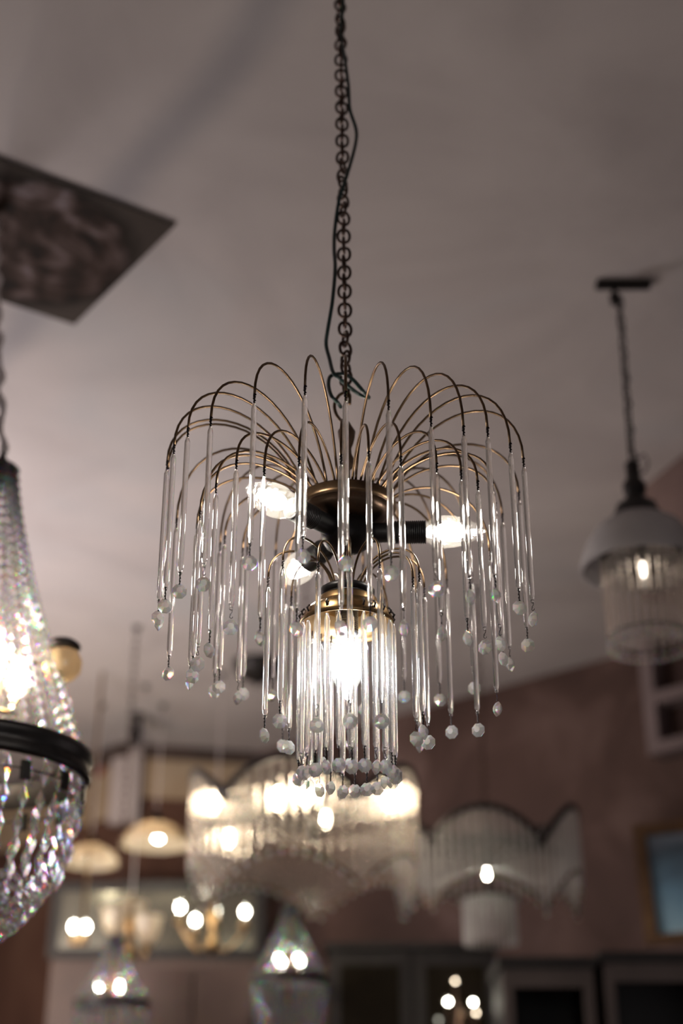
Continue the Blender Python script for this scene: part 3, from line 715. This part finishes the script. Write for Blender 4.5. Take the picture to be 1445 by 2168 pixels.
# brown cabinet between the two small baskets
a = at(285, 2046, 5.15); b = at(535, 2046, 5.15)
t, w, d = cab('tall_cabinet', 'plain brown wooden cabinet between the two small crystal basket chandeliers', 'cabinet', a.x, b.x, 5.15, 5.55, a.z, M['walnut'])
H = a.z
obj('body', MB().box((-w, -d + .02, .05), (w, d, H)), M['walnut'], t)
for sx in (-1, 1):
    dr = obj('door', MB().box((min(sx * .004, sx * (w - .004)), -d, .09), (max(sx * .004, sx * (w - .004)), -d + .019, H - .012)), M['walnut'], t)
    obj('handle', MB().lathe([(.006, 0), (.006, .012), (.012, .02), (.008, .028)], 12, (sx * .03, -d, 1.0), Matrix.Rotation(PI / 2, 3, 'X')), M['brass'], dr)
obj('plinth', MB().box((-w + .02, -d + .04, 0), (w - .02, d - .02, .05)), M['ebony'], t)
# dark framed display cabinets at right, standing along the wall line
def display(label, px0, px1, Y, ytop, framed_m, depthm=.32):
    a = at(px0, ytop, Y); b = at(px1, ytop, Y); H = a.z
    t = thing('display_cabinet', label, 'cabinet', ((a.x + b.x) / 2, Y + depthm / 2, 0)); w = (b.x - a.x) / 2; d = depthm / 2
    obj('carcass', MB().box((-w, -d + .02, .0), (-w + .02, d, H - .03)).box((w - .02, -d + .02, 0), (w, d, H - .03)).box((-w + .02, d - .02, 0), (w - .02, d, H - .03)).box((-w + .02, -d + .02, 0), (w - .02, d - .02, .08)), M['ebony'], t)
    obj('interior_lining', MB().box((-w + .021, d - .026, .081), (w - .021, d - .021, H - .032)), M['inside'], t)
    obj('top_board', MB().box((-w - .012, -d - .006, H - .03), (w + .012, d + .01, H)), M['ebony'], t)
    fw = .052
    obj('door_frame', MB().box((-w, -d, .06), (-w + fw * .55, -d + .02, H - .032)).box((w - fw * .55, -d, .06), (w, -d + .02, H - .032)).box((-w + fw * .55, -d, H - .032 - fw), (w - fw * .55, -d + .02, H - .032)).box((-w + fw * .55, -d, .06), (w - fw * .55, -d + .02, .13)), framed_m, t)
    for zz_ in (.55, 1.05, 1.5):
        if zz_ < H - .2: obj('shelf', MB().box((-w + .021, -d + .03, zz_), (w - .021, d - .03, zz_ + .02)), M['ebony'], t)
    return t
display('dark open display cabinet with black inside, left of the pair at bottom right', 1062, 1252, 4.25, 2026, M['doorframe'])
display('dark framed display cabinet standing under the gilt framed picture', 1274, 1560, 4.25, 2014, M['doorframe'])
# dark sideboard mirror cabinet in the middle
a = at(696, 1996, 4.95); b = at(1046, 1996, 4.95); H = a.z; w = (b.x - a.x) / 2
t = thing('glass_cabinet', 'dark glass fronted cabinet below the unlit rod chandelier with small lights reflected', 'cabinet', ((a.x + b.x) / 2, 5.05, 0))
obj('carcass', MB().box((-w, -.08, 0), (w, .10, H - .02)), M['ebony'], t)
obj('top_board', MB().box((-w - .015, -.11, H - .02), (w + .015, .11, H)), M['ebony'], t)
m, nt, out = mat('dark_cabinet_glass'); L = nt.links.new
b_ = N(nt, 'ShaderNodeBsdfPrincipled', Roughness=.06); b_.inputs['Specular IOR Level'].default_value = .25; b_.inputs['Base Color'].default_value = (.016, .012, .007, 1); L(b_.outputs[0], out.inputs[0])
for sx in (-1, 1):
    dr = obj('door', MB().box((min(sx * .003, sx * w), -.10, .06), (max(sx * .003, sx * w), -.081, H - .03)), M['ebony'], t)
    obj('glass_pane', MB().box((min(sx * .045, sx * (w - .04)), -.104, .12), (max(sx * .045, sx * (w - .04)), -.1005, H - .075)), m, dr)
# added lamp: its small bulbs stand in for lights reflected in the dark glass
p = at(975, 2130, 4.7)
t = thing('stand_in_lamp', 'small added lamp whose bulbs stand in for lights reflected in the dark glass cabinet', 'lamp', (p.x, p.y, 0))
pts = [(948, 2121, 1.0), (1001, 2122, .8), (963, 2077, .5), (1007, 2144, .5), (800, 2082, 0)]
obj('stand', MB().lathe([(.10, 0), (.10, .015), (.02, .04), (.012, .3), (.012, p.z - .08), (.02, p.z - .06), (.004, p.z)], 20), M['bronze_dark'], t)
for bx, by, k in pts[:4]:
    b = at(bx, by, 4.7) - Vector(t.location)
    obj('arm', MB().tube(catmull([(0, 0, p.z - .06), (b.x * .5, 0, p.z - .10), (b.x, 0, b.z - .03), (b.x, 0, b.z - .012)], 5), .003, 6), M['bronze_dark'], t)
    g = obj('bulb', MB().ellipsoid(b, .013, .016, 10, 8), M['crackle'], t)
    obj('glowing_filament', MB().ellipsoid(b, (.0055 if k > .9 else .0042) if k > .6 else .0032, .005 if k > .6 else .0032, 8, 6), M['bulb_far'] if k > .6 else M['bulb_dim'], g)
# wall mirror on the left rear wall
def quadbox(mb, c, e, n, w, h, t0, t1):              # upright panel: centre c, along e, normal n
    a = c + n * t0; pts = []
    for z in (-h / 2, h / 2):
        for s, tt in ((-w / 2, t0), (w / 2, t0), (w / 2, t1), (-w / 2, t1)):
            pts.append(c + e * s + n * tt + Vector((0, 0, z)))
    mb.add(pts, [(0, 3, 2, 1), (4, 5, 6, 7), (0, 1, 5, 4), (1, 2, 6, 5), (2, 3, 7, 6), (3, 0, 4, 7)]); return mb
ml, mrr = at(108, 1935, 6.05), at(560, 1935, 6.05)
cm = (ml + mrr) / 2; e = Vector((1, 0, 0)); n = Vector((0, -1, 0))
z1_, z0_ = at(330, 1868, 6.05).z, at(330, 2030, 6.05).z; cm.z = (z0_ + z1_) / 2
wm, hm = (mrr.x - ml.x), z1_ - z0_
t = thing('mirror', 'wide dark framed olive mirror behind the bare bulb chandelier', 'mirror', (cm.x, cm.y, 0))
off = Vector((0, 0, cm.z))
obj('glass', quadbox(MB(), off, e, n, wm - .06, hm - .06, 0, .008), M['mirror'], t)
fm = MB()
for s in (-1, 1):
    quadbox(fm, off + Vector((0, 0, s * (hm / 2 - .02))), e, n, wm, .04, -.01, .02)
    quadbox(fm, off + e * s * (wm / 2 - .02), e, n, .04, hm - .08, -.01, .02)
obj('frame', fm, M['ebony'], t)
obj('stand', quadbox(MB(), Vector((0, .10, (z0_) / 2)), e, n, wm * .96, z0_, -.12, .10), M['walnut'], t)

# gilt framed picture leaning on the right cabinet
m, nt, out = mat('blue_seascape_painting'); L = nt.links.new
b_ = N(nt, 'ShaderNodeBsdfPrincipled', Roughness=.35); tc = N(nt, 'ShaderNodeTexCoord')
n1 = N(nt, 'ShaderNodeTexNoise', Scale=7.0, Detail=5.0, Distortion=1.0); L(tc.outputs['Object'], n1.inputs['Vector'])
sx = N(nt, 'ShaderNodeSeparateXYZ'); L(tc.outputs['Object'], sx.inputs[0])
ma = N(nt, 'ShaderNodeMath', operation='MULTIPLY_ADD'); ma.inputs[1].default_value = .30; L(n1.outputs['Fac'], ma.inputs[0]); L(sx.outputs['Z'], ma.inputs[2])
r = ramp(nt, [(.08, (.75, .80, .78)), (.17, (.30, .48, .56)), (.30, (.18, .34, .46)), (.44, (.08, .13, .18)), (.56, (.55, .62, .74))]); L(ma.outputs[0], r.inputs['Fac'])
L(r.outputs[0], b_.inputs['Base Color']); L(b_.outputs[0], out.inputs[0])
pb = at(1372, 2004, 4.42); pt = at(1342, 1748, 4.47)
hp = pt.z - pb.z; dirw = Vector((.72, -.36, 0)).normalized(); nn = Vector((-.36, -.72, 0)).normalized()
t = thing('framed_picture', 'gilt framed blue seascape picture leaning on the right display cabinet', 'picture', pb)
tilt = (Vector((pt.x, pt.y, pt.z)) - pb)
tilt = Vector((.0, .05, hp)).normalized()
def pq(mb, s0, s1, h0, h1, t0, t1):
    vs = []
    for h in (h0, h1):
        for s, tt in ((s0, t0), (s1, t0), (s1, t1), (s0, t1)):
            vs.append(dirw * s + tilt * h + nn * tt)
    mb.add(vs, [(0, 3, 2, 1), (4, 5, 6, 7), (0, 1, 5, 4), (1, 2, 6, 5), (2, 3, 7, 6), (3, 0, 4, 7)]); return mb
wp = .46; fw = .038
fb = MB(); pq(fb, 0, fw, 0, hp, 0, .03); pq(fb, wp - fw, wp, 0, hp, 0, .03); pq(fb, fw, wp - fw, hp - fw, hp, 0, .03); pq(fb, fw, wp - fw, 0, fw * .8, 0, .03)
obj('frame', fb, M['gilt'], t)
obj('canvas', pq(MB(), fw * .98, wp - fw * .98, fw * .79, hp - fw * .98, .004, .012), m, t)

# open wall shelf with cells, high on the right wall
s0, s1 = .0, .0
pw = at(1384, 1500, 4.9)
def svalue(px, py):                                  # wall coordinate where a sight line meets the right wall
    d = ray(px, py); k = (P0 - Vector((0, 0, 0))).dot(WN) / d.dot(WN); q = d * k
    return (q - P0).dot(WD), q.z + CZ
sa, za = svalue(1384, 1385); sb, zb = svalue(1396, 1612); s_l = (sa + sb) / 2
cell = MB(); SD = .10; zt_, zb_ = svalue(1384, 1335)[1], zb
_, zm1 = svalue(1392, 1497)
t = thing('wall_shelf', 'dusty pink painted wall shelf with dark open cells high on the right wall', 'shelf', onwall(s_l, 0.0, zb_))
def wb(mb, a0, a1, o0, o1, h0, h1):
    pts = [onwall(s_l + a, o) - onwall(s_l, 0) for a, o in ((a0, o0), (a1, o0), (a1, o1), (a0, o1))]
    return mb.prism([(p.x, p.y) for p in pts], h0, h1)
HH = zt_ - zb_; hm1 = zm1 - zb_
fr = MB(); wb(fr, 0, .05, .001, SD, 0, HH); wb(fr, .95, 1.0, .001, SD, 0, HH)
for h in (0, hm1 - .02, HH - .045): wb(fr, .05, .95, .001, SD, h, h + .045)
wb(fr, .49, .53, .001, SD, .045, hm1 - .02); wb(fr, .49, .53, .001, SD, hm1 + .025, HH - .045)
obj('frame', fr, M['shelfwood'], t)
obj('back_panel', wb(MB(), .05, .95, .001, .012, .046, HH - .046), M['shelfback'], t)

# red cloth rosette on the frieze of the pier
pr_ = at(240, 1632, 6.60)
d = (C1 - C2).normalized(); nrm = Vector((d.y, -d.x, 0)); nrm = -nrm if nrm.y > 0 else nrm
s_ = (Vector((pr_.x, pr_.y, 0)) - C2).dot(d); base = C2 + d * s_ + nrm * .02
tag(obj('red_rosette', MB().lathe([(.001, .02), (.02, .018), (.042, .006), (.045, 0), (.001, 0)][::-1], 18, (0, 0, 0), nrm.to_track_quat('Z', 'Y').to_matrix()), M['red'], None, (base.x, base.y, pr_.z)), 'small dark red rosette on the tan band of the pier at left', 'ornament')

# dark fixtures on the ceiling and the pale corner strip of the pier
struct('trim_5', slab(C1 + Vector((-.09, .03, 0)), C1 + Vector((.035, -.03, 0)), -.05, CEIL - .36, CEIL - .02), M['milkpaint'])
pf = atz(546, 1402, CEIL)
t = thing('flush_ceiling_fixture', 'dark round fixture flush on the ceiling, seen blurred through the left hanging rods', 'ceiling fixture', pf)
obj('housing', MB().lathe([(.001, -.075), (.05, -.07), (.085, -.045), (.10, -.012), (.10, 0)], 32), M['iron'], t)
obj('finial', MB().lathe([(.001, -.105), (.008, -.10), (.012, -.088), (.006, -.076)], 14), M['iron'], t)
pf = atz(293, 1512, CEIL)
t = thing('ceiling_spotlight', 'small dark spotlight on the ceiling above the pale pier corner', 'spotlight', pf)
obj('mount', MB().lathe([(.012, -.03), (.03, -.012), (.034, 0)], 20), M['iron'], t)
obj('head', MB().lathe([(.026, -.125), (.032, -.12), (.034, -.07), (.024, -.045), (.010, -.03)], 20), M['iron'], t)

# ------------------------------------------------------------------ lights
def lamp(name, loc, e, c, r=.06):
    l = bpy.data.lights.new(name, 'POINT'); l.energy = e; l.color = c; l.shadow_soft_size = r
    o = bpy.data.objects.new(name, l); COL.objects.link(o); o.location = loc; return o
lamp('shop_fill_light', (-1.6, 3.9, 1.95), 48, (1, .90, .885), .45)  # four added fill points without fixtures, brightening ceiling and walls from out of view
lamp('shop_fill_light', (1.7, 3.0, 1.3), 3, (1, .88, .88), .4)
lamp('shop_fill_light', (-1.7, 5.2, 2.2), 9, (1, .80, .60), .08)
lamp('shop_fill_light', (0.2, .2, 1.3), 2.5, (1, .92, .90), .5)
W = bpy.data.worlds.new('world'); scene.world = W; W.use_nodes = True
bg = W.node_tree.nodes['Background']; bg.inputs[0].default_value = (.62, .58, .62, 1); bg.inputs[1].default_value = .05

# ------------------------------------------------------------------ camera
cam = bpy.data.cameras.new('camera'); co = bpy.data.objects.new('camera', cam); COL.objects.link(co)
cam.sensor_fit = 'VERTICAL'; cam.sensor_height = 36.0; cam.sensor_width = 24.0; cam.lens = 36.0 * F / 2168.0
co.location = (0, 0, CZ); co.rotation_euler = (PI / 2 + PITCH, 0, 0)
cam.clip_start = .05
cam.dof.use_dof = True; cam.dof.focus_distance = 1.66; cam.dof.aperture_fstop = 2.2; cam.dof.aperture_blades = 0
scene.camera = co

scene.view_settings.view_transform = 'Standard'; scene.view_settings.look = 'None'
scene.view_settings.gamma = 1; scene.view_settings.exposure = 1.08
cy = scene.cycles
cy.max_bounces = 12; cy.transmission_bounces = 10; cy.transparent_max_bounces = 24; cy.diffuse_bounces = 3; cy.glossy_bounces = 5
cy.caustics_reflective = False; cy.caustics_refractive = False; cy.blur_glossy = .3
cy.sample_clamp_indirect = 6.0; cy.sample_clamp_direct = 0.0
cy.use_denoising = True; cy.denoiser = 'OPENIMAGEDENOISE'
cy.use_adaptive_sampling = True; cy.adaptive_threshold = .03
